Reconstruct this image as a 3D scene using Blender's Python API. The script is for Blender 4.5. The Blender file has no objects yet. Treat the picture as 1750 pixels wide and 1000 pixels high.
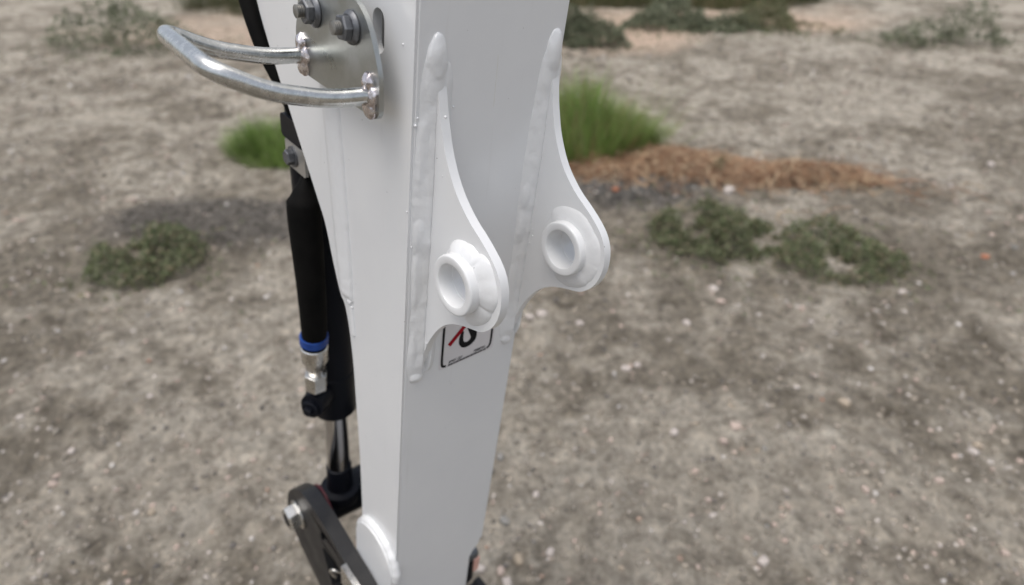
import bpy, bmesh, math, random
import numpy as np
from mathutils import Vector, Matrix, noise
from mathutils.geometry import tessellate_polygon

scene = bpy.context.scene
COL = scene.collection
R = math.radians

# ------------------------------------------------------------------ camera
CAM_H, PITCH = 1.5, R(34.0)
cam_data = bpy.data.cameras.new('camera')
cam_data.sensor_width = 36.0
cam_data.lens = 21.318
cam_data.clip_start, cam_data.clip_end = 0.02, 2000.0
cam_data.dof.use_dof = True
cam_data.dof.focus_distance = 0.50
cam_data.dof.aperture_fstop = 3.6
cam = bpy.data.objects.new('camera', cam_data)
cam.location = (0.0, 0.0, CAM_H)
cam.rotation_euler = (R(90) - PITCH, 0, 0)
COL.objects.link(cam)
scene.camera = cam

# ------------------------------------------------------------------ sky and sun (overcast)
SUN_DIR = Vector((-0.14, -0.16, 0.98)).normalized()      # towards the sun
sun_el = math.asin(SUN_DIR.z)
sun_az = math.atan2(SUN_DIR.x, SUN_DIR.y)
world = bpy.data.worlds.new('World')
scene.world = world
world.use_nodes = True
nt = world.node_tree
nt.nodes.clear()
sky = nt.nodes.new('ShaderNodeTexSky')
sky.sky_type = 'NISHITA'
sky.sun_disc = False
sky.sun_elevation = sun_el
sky.sun_rotation = sun_az
sky.air_density, sky.dust_density, sky.ozone_density = 1.0, 4.0, 1.0
hsv = nt.nodes.new('ShaderNodeHueSaturation')
hsv.inputs['Saturation'].default_value = 0.45
bg = nt.nodes.new('ShaderNodeBackground')
bg.inputs['Strength'].default_value = 0.15
wo = nt.nodes.new('ShaderNodeOutputWorld')
nt.links.new(sky.outputs[0], hsv.inputs['Color'])
nt.links.new(hsv.outputs[0], bg.inputs['Color'])
nt.links.new(bg.outputs[0], wo.inputs['Surface'])
sun_data = bpy.data.lights.new('sun', 'SUN')
sun_data.energy = 1.1
sun_data.angle = R(45)
sun_data.color = (1.0, 0.96, 0.9)
sun = bpy.data.objects.new('sun', sun_data)
sun.rotation_euler = SUN_DIR.to_track_quat('Z', 'Y').to_euler()
sun.location = (0, 0, 6)
COL.objects.link(sun)
vs = scene.view_settings
vs.view_transform = 'Standard'
vs.look = 'None'
vs.exposure = 0.32
vs.gamma = 1.0

# ------------------------------------------------------------------ materials
MATS = {}

def new_mat(name):
    m = bpy.data.materials.new(name)
    m.use_nodes = True
    n = m.node_tree.nodes
    b = n.get('Principled BSDF')
    MATS[name] = m
    return m, m.node_tree, b

def nd(t, typ, **kw):
    x = t.nodes.new(typ)
    for k, v in kw.items():
        setattr(x, k, v)
    return x

def noise_node(t, scale, detail=4, rough=0.6, vec=None):
    x = nd(t, 'ShaderNodeTexNoise')
    x.inputs['Scale'].default_value = scale
    x.inputs['Detail'].default_value = detail
    x.inputs['Roughness'].default_value = rough
    if vec is not None:
        t.links.new(vec, x.inputs['Vector'])
    return x

def ramp(t, src, stops):
    r = nd(t, 'ShaderNodeValToRGB')
    e = r.color_ramp.elements
    while len(e) < len(stops):
        e.new(0.5)
    for i, (p, c) in enumerate(stops):
        e[i].position = p
        e[i].color = (*c, 1) if len(c) == 3 else c
    t.links.new(src, r.inputs['Fac'])
    return r

def bump(t, src, strength, dist, b, prev=None):
    x = nd(t, 'ShaderNodeBump')
    x.inputs['Strength'].default_value = strength
    x.inputs['Distance'].default_value = dist
    t.links.new(src, x.inputs['Height'])
    if prev is not None:
        t.links.new(prev.outputs[0], x.inputs['Normal'])
    t.links.new(x.outputs[0], b.inputs['Normal'])
    return x

def simple(name, c0, c1, rough0, rough1, metal=0.0, scale=60.0, bmp=0.0, bscale=300.0, coat=0.0, bdist=0.0005, spec=0.5):
    m, t, b = new_mat(name)
    tc = nd(t, 'ShaderNodeTexCoord')
    n = noise_node(t, scale, 5, 0.6, tc.outputs['Object'])
    r = ramp(t, n.outputs['Fac'], [(0.3, c0), (0.7, c1)])
    t.links.new(r.outputs[0], b.inputs['Base Color'])
    mr = nd(t, 'ShaderNodeMapRange')
    mr.inputs['From Min'].default_value = 0.3
    mr.inputs['From Max'].default_value = 0.7
    mr.inputs['To Min'].default_value = rough0
    mr.inputs['To Max'].default_value = rough1
    t.links.new(n.outputs['Fac'], mr.inputs['Value'])
    t.links.new(mr.outputs[0], b.inputs['Roughness'])
    b.inputs['Metallic'].default_value = metal
    b.inputs['Specular IOR Level'].default_value = spec
    if coat:
        b.inputs['Coat Weight'].default_value = coat
        b.inputs['Coat Roughness'].default_value = 0.12
    if bmp:
        n2 = noise_node(t, bscale, 3, 0.5, tc.outputs['Object'])
        bump(t, n2.outputs['Fac'], bmp, bdist, b)
    return m

def white_paint(name='white_paint', weld=0):
    m, t, b = new_mat(name)
    tc = nd(t, 'ShaderNodeTexCoord')
    o = tc.outputs['Object']
    n1 = noise_node(t, 9, 4, 0.6, o)
    base = ramp(t, n1.outputs['Fac'], [(0.3, (0.735, 0.74, 0.745)), (0.7, (0.77, 0.775, 0.775))])
    # tiny dark specks and scuffs in the paint
    vo = nd(t, 'ShaderNodeTexVoronoi')
    vo.inputs['Scale'].default_value = 120
    t.links.new(o, vo.inputs['Vector'])
    sp = nd(t, 'ShaderNodeMath', operation='LESS_THAN')
    sp.inputs[1].default_value = 0.055
    t.links.new(vo.outputs['Distance'], sp.inputs[0])
    sel = nd(t, 'ShaderNodeSeparateColor')
    t.links.new(vo.outputs['Color'], sel.inputs[0])
    gt = nd(t, 'ShaderNodeMath', operation='GREATER_THAN')
    gt.inputs[1].default_value = 0.86
    t.links.new(sel.outputs[0], gt.inputs[0])
    mu = nd(t, 'ShaderNodeMath', operation='MULTIPLY')
    t.links.new(sp.outputs[0], mu.inputs[0])
    t.links.new(gt.outputs[0], mu.inputs[1])
    mx = nd(t, 'ShaderNodeMix', data_type='RGBA')
    mx.inputs['B'].default_value = (0.16, 0.15, 0.14, 1)
    t.links.new(mu.outputs[0], mx.inputs['Factor'])
    t.links.new(base.outputs[0], mx.inputs['A'])
    # faint dust streaks
    mp = nd(t, 'ShaderNodeMapping')
    mp.inputs['Scale'].default_value = (60, 60, 5)
    t.links.new(o, mp.inputs['Vector'])
    n3 = noise_node(t, 1.0, 5, 0.65, mp.outputs[0])
    r3 = ramp(t, n3.outputs['Fac'], [(0.62, (0, 0, 0)), (0.8, (1, 1, 1))])
    m3 = nd(t, 'ShaderNodeMath', operation='MULTIPLY')
    m3.inputs[1].default_value = 0.16
    t.links.new(r3.outputs[0], m3.inputs[0])
    mx2 = nd(t, 'ShaderNodeMix', data_type='RGBA')
    mx2.inputs['B'].default_value = (0.42, 0.38, 0.32, 1)
    t.links.new(m3.outputs[0], mx2.inputs['Factor'])
    t.links.new(mx.outputs['Result'], mx2.inputs['A'])
    t.links.new(mx2.outputs['Result'], b.inputs['Base Color'])
    b.inputs['Roughness'].default_value = 0.30
    b.inputs['Coat Weight'].default_value = 0.4
    b.inputs['Coat Roughness'].default_value = 0.15
    n2 = noise_node(t, 420, 2, 0.5, o)
    bp1 = bump(t, n2.outputs['Fac'], 0.06, 0.0006, b)
    n4 = noise_node(t, 85 if weld else 26, 3 if weld else 2, 0.5, o)
    bump(t, n4.outputs['Fac'], 0.20 if weld else 0.06, 0.004, b, bp1)
    return m

WHITE = white_paint()
WELD = white_paint('white_paint_weld', 1)
ZINC = simple('zinc_plate', (0.32, 0.34, 0.33), (0.48, 0.495, 0.49), 0.26, 0.46, 1.0, 38, 0.10, 500, bdist=0.0003)
ZEDGE = simple('zinc_rod', (0.48, 0.49, 0.475), (0.74, 0.74, 0.725), 0.18, 0.32, 1.0, 120, 0.12, 700, bdist=0.0003)
ZWELD = simple('zinc_weld', (0.48, 0.42, 0.42), (0.88, 0.84, 0.84), 0.16, 0.36, 1.0, 160, 0.3, 300)
ZFIT = simple('zinc_fitting', (0.60, 0.58, 0.54), (0.78, 0.77, 0.74), 0.22, 0.34, 1.0, 60)
NUTM = simple('dark_steel', (0.10, 0.105, 0.115), (0.20, 0.205, 0.215), 0.36, 0.55, 0.75, 130, 0.25, 500)
STUDM = simple('stud_steel', (0.20, 0.195, 0.18), (0.32, 0.31, 0.29), 0.35, 0.5, 0.8, 160, 0.2, 500)
BLACK = simple('black_paint', (0.004, 0.005, 0.008), (0.007, 0.008, 0.012), 0.34, 0.5, 0.0, 20, spec=0.12)
LINKM = simple('dark_grey_paint', (0.010, 0.0105, 0.0125), (0.020, 0.0195, 0.020), 0.32, 0.5, 0.0, 25, 0.1, 200, spec=0.3)
RUBBER = simple('black_rubber', (0.003, 0.003, 0.003), (0.008, 0.0075, 0.007), 0.6, 0.8, 0.0, 40, 0.2, 700, spec=0.07)
BLUE = simple('blue_band', (0.001, 0.035, 0.20), (0.003, 0.06, 0.32), 0.4, 0.5, 0.0, 60)
CHROME = simple('chrome', (0.62, 0.61, 0.61), (0.70, 0.69, 0.69), 0.05, 0.12, 1.0, 20)
BRASS = simple('brass', (0.45, 0.28, 0.11), (0.6, 0.4, 0.18), 0.3, 0.4, 1.0, 60)
INKB = simple('decal_black', (0.006, 0.006, 0.008), (0.009, 0.009, 0.011), 0.5, 0.6, 0.0, 60, spec=0.15)
INKR = simple('decal_red', (0.27, 0.001, 0.010), (0.32, 0.002, 0.013), 0.5, 0.6, 0.0, 60, spec=0.15)
STICKER = simple('decal_white', (0.66, 0.64, 0.645), (0.69, 0.67, 0.675), 0.3, 0.38, 0.0, 60)
SALMON = simple('salmon_plastic', (0.66, 0.36, 0.29), (0.72, 0.42, 0.34), 0.4, 0.5, 0.0, 30)

def attr_mat(name, rough=0.8, trans=0.0, spec=0.3, nscale=0.0):
    m, t, b = new_mat(name)
    a = nd(t, 'ShaderNodeAttribute', attribute_name='Col')
    src = a.outputs['Color']
    if nscale:
        tc = nd(t, 'ShaderNodeTexCoord')
        n = noise_node(t, nscale, 4, 0.6, tc.outputs['Object'])
        r = ramp(t, n.outputs['Fac'], [(0.3, (0.75, 0.75, 0.75)), (0.7, (1.1, 1.08, 1.05))])
        mm = nd(t, 'ShaderNodeMix', data_type='RGBA', blend_type='MULTIPLY')
        mm.inputs['Factor'].default_value = 1.0
        t.links.new(src, mm.inputs['A'])
        t.links.new(r.outputs[0], mm.inputs['B'])
        src = mm.outputs['Result']
        bump(t, n.outputs['Fac'], 0.4, 0.003, b)
    t.links.new(src, b.inputs['Base Color'])
    b.inputs['Roughness'].default_value = rough
    b.inputs['Specular IOR Level'].default_value = spec
    if trans:
        tr = nd(t, 'ShaderNodeBsdfTranslucent')
        t.links.new(src, tr.inputs['Color'])
        ms = nd(t, 'ShaderNodeMixShader')
        ms.inputs[0].default_value = trans
        out = t.nodes.get('Material Output')
        t.links.new(b.outputs[0], ms.inputs[1])
        t.links.new(tr.outputs[0], ms.inputs[2])
        t.links.new(ms.outputs[0], out.inputs['Surface'])
    return m

LEAF = attr_mat('leaf', 0.6, 0.3)
PEBBLE = attr_mat('pebble', 0.85, nscale=90)

def stone_mat(name, c):
    return simple(name, tuple(x * 0.75 for x in c), c, 0.7, 0.95, 0.0, 70, 0.5, 220, bdist=0.002, spec=0.3)

STONES = {
    'pale': stone_mat('stone_pale', (0.56, 0.50, 0.455)),
    'pinkish': stone_mat('stone_pink', (0.52, 0.42, 0.36)),
    'tan': stone_mat('stone_tan', (0.42, 0.35, 0.27)),
    'grey': stone_mat('stone_grey', (0.30, 0.29, 0.27)),
    'dark': stone_mat('clod_dark', (0.15, 0.14, 0.128)),
    'orange': stone_mat('stone_orange', (0.46, 0.20, 0.12)),
}

# ------------------------------------------------------------------ numpy value noise, used for the terrain
_rs = np.random.RandomState(7)
_LAT = _rs.rand(256, 256)

def vnoise(x, y):
    xi = np.floor(x).astype(int); yi = np.floor(y).astype(int)
    fx = x - xi; fy = y - yi
    fx = fx * fx * (3 - 2 * fx); fy = fy * fy * (3 - 2 * fy)
    a = _LAT[xi & 255, yi & 255]; b = _LAT[(xi + 1) & 255, yi & 255]
    c = _LAT[xi & 255, (yi + 1) & 255]; d = _LAT[(xi + 1) & 255, (yi + 1) & 255]
    return (a * (1 - fx) + b * fx) * (1 - fy) + (c * (1 - fx) + d * fx) * fy - 0.5

def fbm(x, y, s, o=4, g=0.5):
    r = 0; a = 1.0
    for k in range(o):
        r = r + a * vnoise(x * s + 17.3 * k, y * s - 9.1 * k)
        a *= g; s *= 2.03
    return r

def blob(x, y, cx, cy, rx, ry, soft=0.5, wob=0.6, ws=2.0):
    d = np.sqrt(((x - cx) / rx) ** 2 + ((y - cy) / ry) ** 2) + wob * fbm(x, y, ws, 4)
    return np.clip((1.0 - d) / soft + 0.5, 0, 1)

def rubble_mask(x, y):
    return np.maximum(blob(x, y, 0.68, 3.36, 0.40, 0.24, 0.5), 0.8 * blob(x, y, -1.6, 2.9, 0.5, 0.3, 0.5))

def ground_z(x, y):
    x = np.asarray(x, float); y = np.asarray(y, float)
    near = np.clip(1.6 - np.abs(y) / 9.0, 0.15, 1)
    z = 0.05 * fbm(x, y, 0.7, 2) + 0.022 * fbm(x + 5, y, 3.1, 3) + near * (0.022 * fbm(x, y + 3, 8, 4, 0.62)) 
    z = z + near * 0.009 * fbm(x, y, 26, 4, 0.62)
    z = z - near * 0.03 * np.clip(fbm(x + 40, y + 11, 5.5, 3) - 0.22, 0, 1)
    z = z + rubble_mask(x, y) * (0.03 + 0.06 * fbm(x, y, 9, 3, 0.6))
    z = z + 0.10 * blob(x, y, 1.2, 8.2, 1.6, 1.4, 1.2)
    return z - 0.02

def gz(x, y):
    return float(ground_z(np.array([x]), np.array([y]))[0])

# ------------------------------------------------------------------ object helpers
def tag(o, label=None, cat=None, group=None, kind=None):
    if label: o['label'] = label
    if cat: o['category'] = cat
    if group: o['group'] = group
    if kind: o['kind'] = kind
    return o

def empty(name, parent=None, mw=None, loc=None):
    o = bpy.data.objects.new(name, None)
    o.empty_display_size = 0.05
    COL.objects.link(o)
    if parent: o.parent = parent
    if mw is not None: o.matrix_world = mw
    if loc is not None: o.location = loc
    return o

def mesh_of(name, verts, faces, smooth=40):
    me = bpy.data.meshes.new(name)
    me.from_pydata([tuple(v) for v in verts], [], faces)
    me.validate()
    bm = bmesh.new(); bm.from_mesh(me)
    bmesh.ops.recalc_face_normals(bm, faces=bm.faces)
    bm.to_mesh(me); bm.free()
    if smooth:
        me.polygons.foreach_set('use_smooth', [True] * len(me.polygons))
        if smooth < 180:
            me.set_sharp_from_angle(angle=R(smooth))
    me.update()
    return me

def put(name, me, mat, parent=None, bevel=0.0, seg=2):
    o = bpy.data.objects.new(name, me)
    if mat is not None and not me.materials:
        me.materials.append(mat)
    COL.objects.link(o)
    if parent: o.parent = parent
    if bevel:
        b = o.modifiers.new('bevel', 'BEVEL')
        b.width = bevel; b.segments = seg; b.limit_method = 'ANGLE'; b.angle_limit = R(38)
        b.harden_normals = False
    return o

MM = 0.001

def L(u, v, w):
    """arm coordinates in millimetres: u across the arm, v forward, w up -> local metres"""
    return (v * MM, u * MM, w * MM)

def plate(outline, u0, u1, holes=()):
    """flat plate: outline (v,w) in mm, thickness from u0 to u1"""
    loops = [list(outline)] + [list(h) for h in holes]
    tri = tessellate_polygon([[Vector((a, b, 0)) for a, b in lp] for lp in loops])
    pts = [p for lp in loops for p in lp]
    n = len(pts)
    verts = [L(u0, a, b) for a, b in pts] + [L(u1, a, b) for a, b in pts]
    faces = [tuple(t) for t in tri] + [tuple(i + n for i in reversed(t)) for t in tri]
    k = 0
    for lp in loops:
        m = len(lp)
        for i in range(m):
            a, b = k + i, k + (i + 1) % m
            faces.append((a, b, b + n, a + n))
        k += m
    return verts, faces

def slab(outline_uw, v0, v1):
    """plate lying across the arm: outline (u,w) mm, thickness from v0 to v1"""
    tri = tessellate_polygon([[Vector((a, b, 0)) for a, b in outline_uw]])
    n = len(outline_uw)
    verts = [L(a, v0, b) for a, b in outline_uw] + [L(a, v1, b) for a, b in outline_uw]
    faces = [tuple(t) for t in tri] + [tuple(i + n for i in reversed(t)) for t in tri]
    for i in range(n):
        j = (i + 1) % n
        faces.append((i, j, j + n, i + n))
    return verts, faces

def spline(pts, per=6, closed=False):
    out = []
    n = len(pts)
    rng = n if closed else n - 1
    for i in range(rng):
        p = [np.array(pts[(i + k) % n] if closed else pts[min(max(i + k, 0), n - 1)], float) for k in (-1, 0, 1, 2)]
        for s in range(per):
            t = s / per
            q = 0.5 * ((2 * p[1]) + (-p[0] + p[2]) * t + (2 * p[0] - 5 * p[1] + 4 * p[2] - p[3]) * t * t + (-p[0] + 3 * p[1] - 3 * p[2] + p[3]) * t ** 3)
            out.append(tuple(q))
    if not closed:
        out.append(tuple(pts[-1]))
    return out

def circle(cx, cy, r, n=48, a0=0.0, a1=2 * math.pi, end=False):
    m = n - 1 if end else n
    return [(cx + r * math.cos(a0 + (a1 - a0) * i / m), cy + r * math.sin(a0 + (a1 - a0) * i / m)) for i in range(n)]

def lathe(profile, cv, cw, n=64, closed=True, wob=None):
    """spin (u, r) profile (mm) about the u axis through (cv, cw)"""
    verts, faces = [], []
    m = len(profile)
    for i in range(n):
        a = 2 * math.pi * i / n
        for j, (u, r) in enumerate(profile):
            if wob: u, r = wob(a, j, u, r)
            verts.append(L(u, cv + r * math.cos(a), cw + r * math.sin(a)))
    for i in range(n):
        k = (i + 1) % n
        for j in range(m if closed else m - 1):
            l = (j + 1) % m
            faces.append((i * m + j, k * m + j, k * m + l, i * m + l))
    if not closed:
        faces.append(tuple(i * m for i in range(n)))
        faces.append(tuple(i * m + m - 1 for i in range(n)))
    return verts, faces

def revolve(profile, p0, p1, n=40, sides=None):
    """spin a (t, r) profile about the axis p0->p1 (local metres); t, r in metres along the axis"""
    p0 = Vector(p0); d = (Vector(p1) - p0).normalized()
    a = d.orthogonal().normalized(); b = d.cross(a)
    verts, faces = [], []
    m = len(profile)
    for i in range(n):
        an = 2 * math.pi * i / n
        e = a * math.cos(an) + b * math.sin(an)
        for (t, r) in profile:
            verts.append(p0 + d * t + e * r)
    for i in range(n):
        k = (i + 1) % n
        for j in range(m - 1):
            faces.append((i * m + j, k * m + j, k * m + j + 1, i * m + j + 1))
    faces.append(tuple(i * m for i in range(n)))
    faces.append(tuple(i * m + m - 1 for i in range(n)))
    return verts, faces

def tube(path, radius, n=20, rad=None):
    """round tube along a polyline of local metre points"""
    P = [Vector(p) for p in path]
    verts, faces = [], []
    t0 = (P[1] - P[0]).normalized()
    a = t0.orthogonal().normalized()
    for i, p in enumerate(P):
        t = ((P[min(i + 1, len(P) - 1)] - P[max(i - 1, 0)])).normalized()
        a = (a - t * a.dot(t)).normalized()
        b = t.cross(a)
        r = rad[i] if rad else radius
        for k in range(n):
            an = 2 * math.pi * k / n
            verts.append(p + (a * math.cos(an) + b * math.sin(an)) * r)
    for i in range(len(P) - 1):
        for k in range(n):
            l = (k + 1) % n
            faces.append((i * n + k, i * n + l, (i + 1) * n + l, (i + 1) * n + k))
    faces.append(tuple(range(n)))
    faces.append(tuple((len(P) - 1) * n + k for k in range(n)))
    return verts, faces

def hexprism(p0, p1, af, chamfer=0.0012, rot=0.0):
    p0 = Vector(p0); p1 = Vector(p1)
    d = (p1 - p0); ln = d.length; d.normalize()
    a = d.orthogonal().normalized(); b = d.cross(a)
    rr = af / math.sqrt(3)
    prof = [(0, rr), (ln - chamfer, rr), (ln, rr * 0.88)]
    verts, faces = [], []
    for t, r in prof:
        for k in range(6):
            an = rot + k * math.pi / 3
            verts.append(p0 + d * t + (a * math.cos(an) + b * math.sin(an)) * r)
    for j in range(2):
        for k in range(6):
            l = (k + 1) % 6
            faces.append((j * 6 + k, j * 6 + l, j * 6 + 6 + l, j * 6 + 6 + k))
    faces.append(tuple(range(6))); faces.append(tuple(range(12, 18)))
    return verts, faces

def join(parts):
    V, F = [], []
    for v, f in parts:
        n = len(V)
        V += list(v); F += [tuple(i + n for i in q) for q in f]
    return V, F

def ball(center, rad, nu=16, nv=10, jit=0.0, seed=0, axes=None):
    """noisy ellipsoid; center / rad in local metres"""
    rr = random.Random(seed)
    off = Vector((rr.random() * 40, rr.random() * 40, rr.random() * 40))
    verts, faces = [], []
    for j in range(nv + 1):
        th = math.pi * j / nv
        for i in range(nu):
            ph = 2 * math.pi * i / nu
            d = Vector((math.sin(th) * math.cos(ph), math.sin(th) * math.sin(ph), math.cos(th)))
            k = 1 + jit * noise.noise(d * 1.7 + off) + 0.5 * jit * noise.noise(d * 4 + off)
            verts.append((center[0] + d.x * rad[0] * k, center[1] + d.y * rad[1] * k, center[2] + d.z * rad[2] * k))
    for j in range(nv):
        for i in range(nu):
            l = (i + 1) % nu
            faces.append((j * nu + i, j * nu + l, (j + 1) * nu + l, (j + 1) * nu + i))
    return verts, faces

def blended(name, parts, mat, parent, voxel=0.0009, iters=10, fac=0.5):
    V, F = join(parts)
    o = put(name, mesh_of(name, V, F, 180), mat, parent)
    m = o.modifiers.new('remesh', 'REMESH'); m.mode = 'VOXEL'; m.voxel_size = voxel; m.use_smooth_shade = True
    s = o.modifiers.new('smooth', 'SMOOTH'); s.factor = fac; s.iterations = iters
    return o

def merged(me, dist=1e-6):
    bm = bmesh.new(); bm.from_mesh(me)
    bmesh.ops.remove_doubles(bm, verts=bm.verts, dist=dist)
    bmesh.ops.recalc_face_normals(bm, faces=bm.faces)
    bm.to_mesh(me); bm.free()
    return me

# ================================================================== GROUND
def axis_y():
    a = list(np.linspace(-14, 0.3, 30))
    y = 0.3
    while y < 12.0:
        a.append(y); y += 0.0055 * max(y, 0.9)
    a += list(np.geomspace(12.05, 600, 40))
    return np.array(a)

ys = axis_y()
ts = np.concatenate([-np.geomspace(1.02, 60, 16)[::-1], np.linspace(-1, 1, 520), np.geomspace(1.02, 60, 16)])
Yg, Tg = np.meshgrid(ys, ts, indexing='ij')
Xg = Tg * (0.88 * np.clip(Yg, 0.3, None) + 0.95)
Zg = ground_z(Xg, Yg)
nr, nc = Xg.shape
gv = np.stack([Xg, Yg, Zg], -1).reshape(-1, 3)
idx = np.arange(nr * nc).reshape(nr, nc)
gf = np.stack([idx[:-1, :-1], idx[:-1, 1:], idx[1:, 1:], idx[1:, :-1]], -1).reshape(-1, 4)
gme = bpy.data.meshes.new('ground')
gme.vertices.add(len(gv)); gme.vertices.foreach_set('co', gv.astype(np.float32).ravel())
gme.loops.add(gf.size); gme.loops.foreach_set('vertex_index', gf.astype(np.int32).ravel())
gme.polygons.add(len(gf))
gme.polygons.foreach_set('loop_start', np.arange(0, gf.size, 4, dtype=np.int32))
gme.polygons.foreach_set('loop_total', np.full(len(gf), 4, dtype=np.int32))
gme.polygons.foreach_set('use_smooth', np.ones(len(gf), dtype=bool))
gme.update(calc_edges=True)
X, Y = gv[:, 0], gv[:, 1]
sand = np.clip(np.maximum.reduce([blob(X, Y, 1.2, 7.9, 0.95, 1.0, 0.7, 0.5, 1.2), blob(X, Y, 3.0, 8.9, 1.9, 0.8, 0.8, 0.6, 1.2), 0.7 * blob(X, Y, -3.5, 8.0, 1.5, 0.9, 0.8, 0.6, 1.2)]), 0, 1)
rub = rubble_mask(X, Y)
pale = np.clip(0.5 + 1.7 * fbm(X + 3.0, Y + 1.0, 2.6, 6, 0.75) - 0.22 + np.clip((Y - 3.5) / 3, 0, 0.35) + 1.0 * blob(X, Y, 0.66, 1.15, 0.42, 0.36, 1.0) + 1.3 * blob(X, Y, -0.75, 1.6, 0.8, 0.9, 1.2)
               - 0.5 * blob(X, Y, 0.15, 1.55, 0.35, 0.4, 1.0), 0, 1)
col = np.stack([sand, rub, pale, np.ones_like(sand)], -1).astype(np.float32)
at = gme.color_attributes.new('soil', 'FLOAT_COLOR', 'POINT')
at.data.foreach_set('color', col.ravel())

def ground_material():
    m, t, b = new_mat('dry_soil')
    tc = nd(t, 'ShaderNodeTexCoord')
    o = tc.outputs['Object']
    a = nd(t, 'ShaderNodeAttribute', attribute_name='soil')
    sep = nd(t, 'ShaderNodeSeparateColor')
    t.links.new(a.outputs['Color'], sep.inputs[0])
    n1 = noise_node(t, 7, 8, 0.68, o)
    n2 = noise_node(t, 38, 9, 0.72, o)
    n3 = noise_node(t, 170, 6, 0.75, o)
    n5 = noise_node(t, 15, 5, 0.62, o)
    dark = ramp(t, n1.outputs['Fac'], [(0.34, (0.18, 0.156, 0.122)), (0.5, (0.262, 0.230, 0.184)), (0.66, (0.345, 0.306, 0.250))])
    light = ramp(t, n1.outputs['Fac'], [(0.32, (0.32, 0.284, 0.233)), (0.5, (0.46, 0.413, 0.345)), (0.68, (0.58, 0.532, 0.454))])
    mx = nd(t, 'ShaderNodeMix', data_type='RGBA')
    t.links.new(sep.outputs[2], mx.inputs['Factor'])
    t.links.new(dark.outputs[0], mx.inputs['A']); t.links.new(light.outputs[0], mx.inputs['B'])
    ms = nd(t, 'ShaderNodeMix', data_type='RGBA')
    sandc = ramp(t, n2.outputs['Fac'], [(0.3, (0.50, 0.37, 0.275)), (0.7, (0.64, 0.51, 0.405))])
    t.links.new(sep.outputs[0], ms.inputs['Factor'])
    t.links.new(mx.outputs['Result'], ms.inputs['A']); t.links.new(sandc.outputs[0], ms.inputs['B'])
    mr = nd(t, 'ShaderNodeMix', data_type='RGBA')
    rubc = ramp(t, n2.outputs['Fac'], [(0.3, (0.075, 0.070, 0.064)), (0.7, (0.20, 0.185, 0.17))])
    t.links.new(sep.outputs[1], mr.inputs['Factor'])
    t.links.new(ms.outputs['Result'], mr.inputs['A']); t.links.new(rubc.outputs[0], mr.inputs['B'])
    g = ramp(t, n2.outputs['Fac'], [(0.30, (0.50, 0.49, 0.48)), (0.5, (1, 1, 1)), (0.70, (1.42, 1.41, 1.40))])
    mm = nd(t, 'ShaderNodeMix', data_type='RGBA', blend_type='MULTIPLY')
    mm.inputs['Factor'].default_value = 0.9
    t.links.new(mr.outputs['Result'], mm.inputs['A']); t.links.new(g.outputs[0], mm.inputs['B'])
    g2 = ramp(t, n3.outputs['Fac'], [(0.3, (0.55, 0.55, 0.55)), (0.7, (1.4, 1.4, 1.4))])
    m2 = nd(t, 'ShaderNodeMix', data_type='RGBA', blend_type='MULTIPLY')
    m2.inputs['Factor'].default_value = 0.8
    t.links.new(mm.outputs['Result'], m2.inputs['A']); t.links.new(g2.outputs[0], m2.inputs['B'])
    g5 = ramp(t, n5.outputs['Fac'], [(0.32, (0.62, 0.61, 0.60)), (0.5, (1, 1, 1)), (0.66, (1.34, 1.33, 1.31))])
    m5 = nd(t, 'ShaderNodeMix', data_type='RGBA', blend_type='MULTIPLY')
    m5.inputs['Factor'].default_value = 0.85
    t.links.new(m2.outputs['Result'], m5.inputs['A']); t.links.new(g5.outputs[0], m5.inputs['B'])
    t.links.new(m5.outputs['Result'], b.inputs['Base Color'])
    b.inputs['Roughness'].default_value = 0.95
    b.inputs['Specular IOR Level'].default_value = 0.15
    bp = bump(t, n2.outputs['Fac'], 1.0, 0.03, b)
    bump(t, n3.outputs['Fac'], 1.0, 0.008, b, bp)
    return m

gme.materials.append(ground_material())
ground = bpy.data.objects.new('ground', gme)
COL.objects.link(ground)
tag(ground, 'dusty grey brown dirt ground strewn with small stones', kind='structure')

# ------------------------------------------------------------------ loose gravel (fine pebbles, uncountable)
ICO_V = None
def ico(sub):
    bm = bmesh.new()
    bmesh.ops.create_icosphere(bm, subdivisions=sub, radius=1.0)
    v = np.array([x.co[:] for x in bm.verts]); f = np.array([[q.index for q in x.verts] for x in bm.faces])
    bm.free()
    return v, f

def color_mesh(name, V, F, C, smooth=False):
    me = bpy.data.meshes.new(name)
    k = F.shape[1]
    me.vertices.add(len(V)); me.vertices.foreach_set('co', V.astype(np.float32).ravel())
    me.loops.add(F.size); me.loops.foreach_set('vertex_index', F.astype(np.int32).ravel())
    me.polygons.add(len(F))
    me.polygons.foreach_set('loop_start', np.arange(0, F.size, k, dtype=np.int32))
    me.polygons.foreach_set('loop_total', np.full(len(F), k, dtype=np.int32))
    me.polygons.foreach_set('use_smooth', np.full(len(F), smooth, dtype=bool))
    me.update(calc_edges=True)
    a = me.color_attributes.new('Col', 'FLOAT_COLOR', 'POINT')
    a.data.foreach_set('color', np.c_[C, np.ones(len(C))].astype(np.float32).ravel())
    return me

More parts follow.
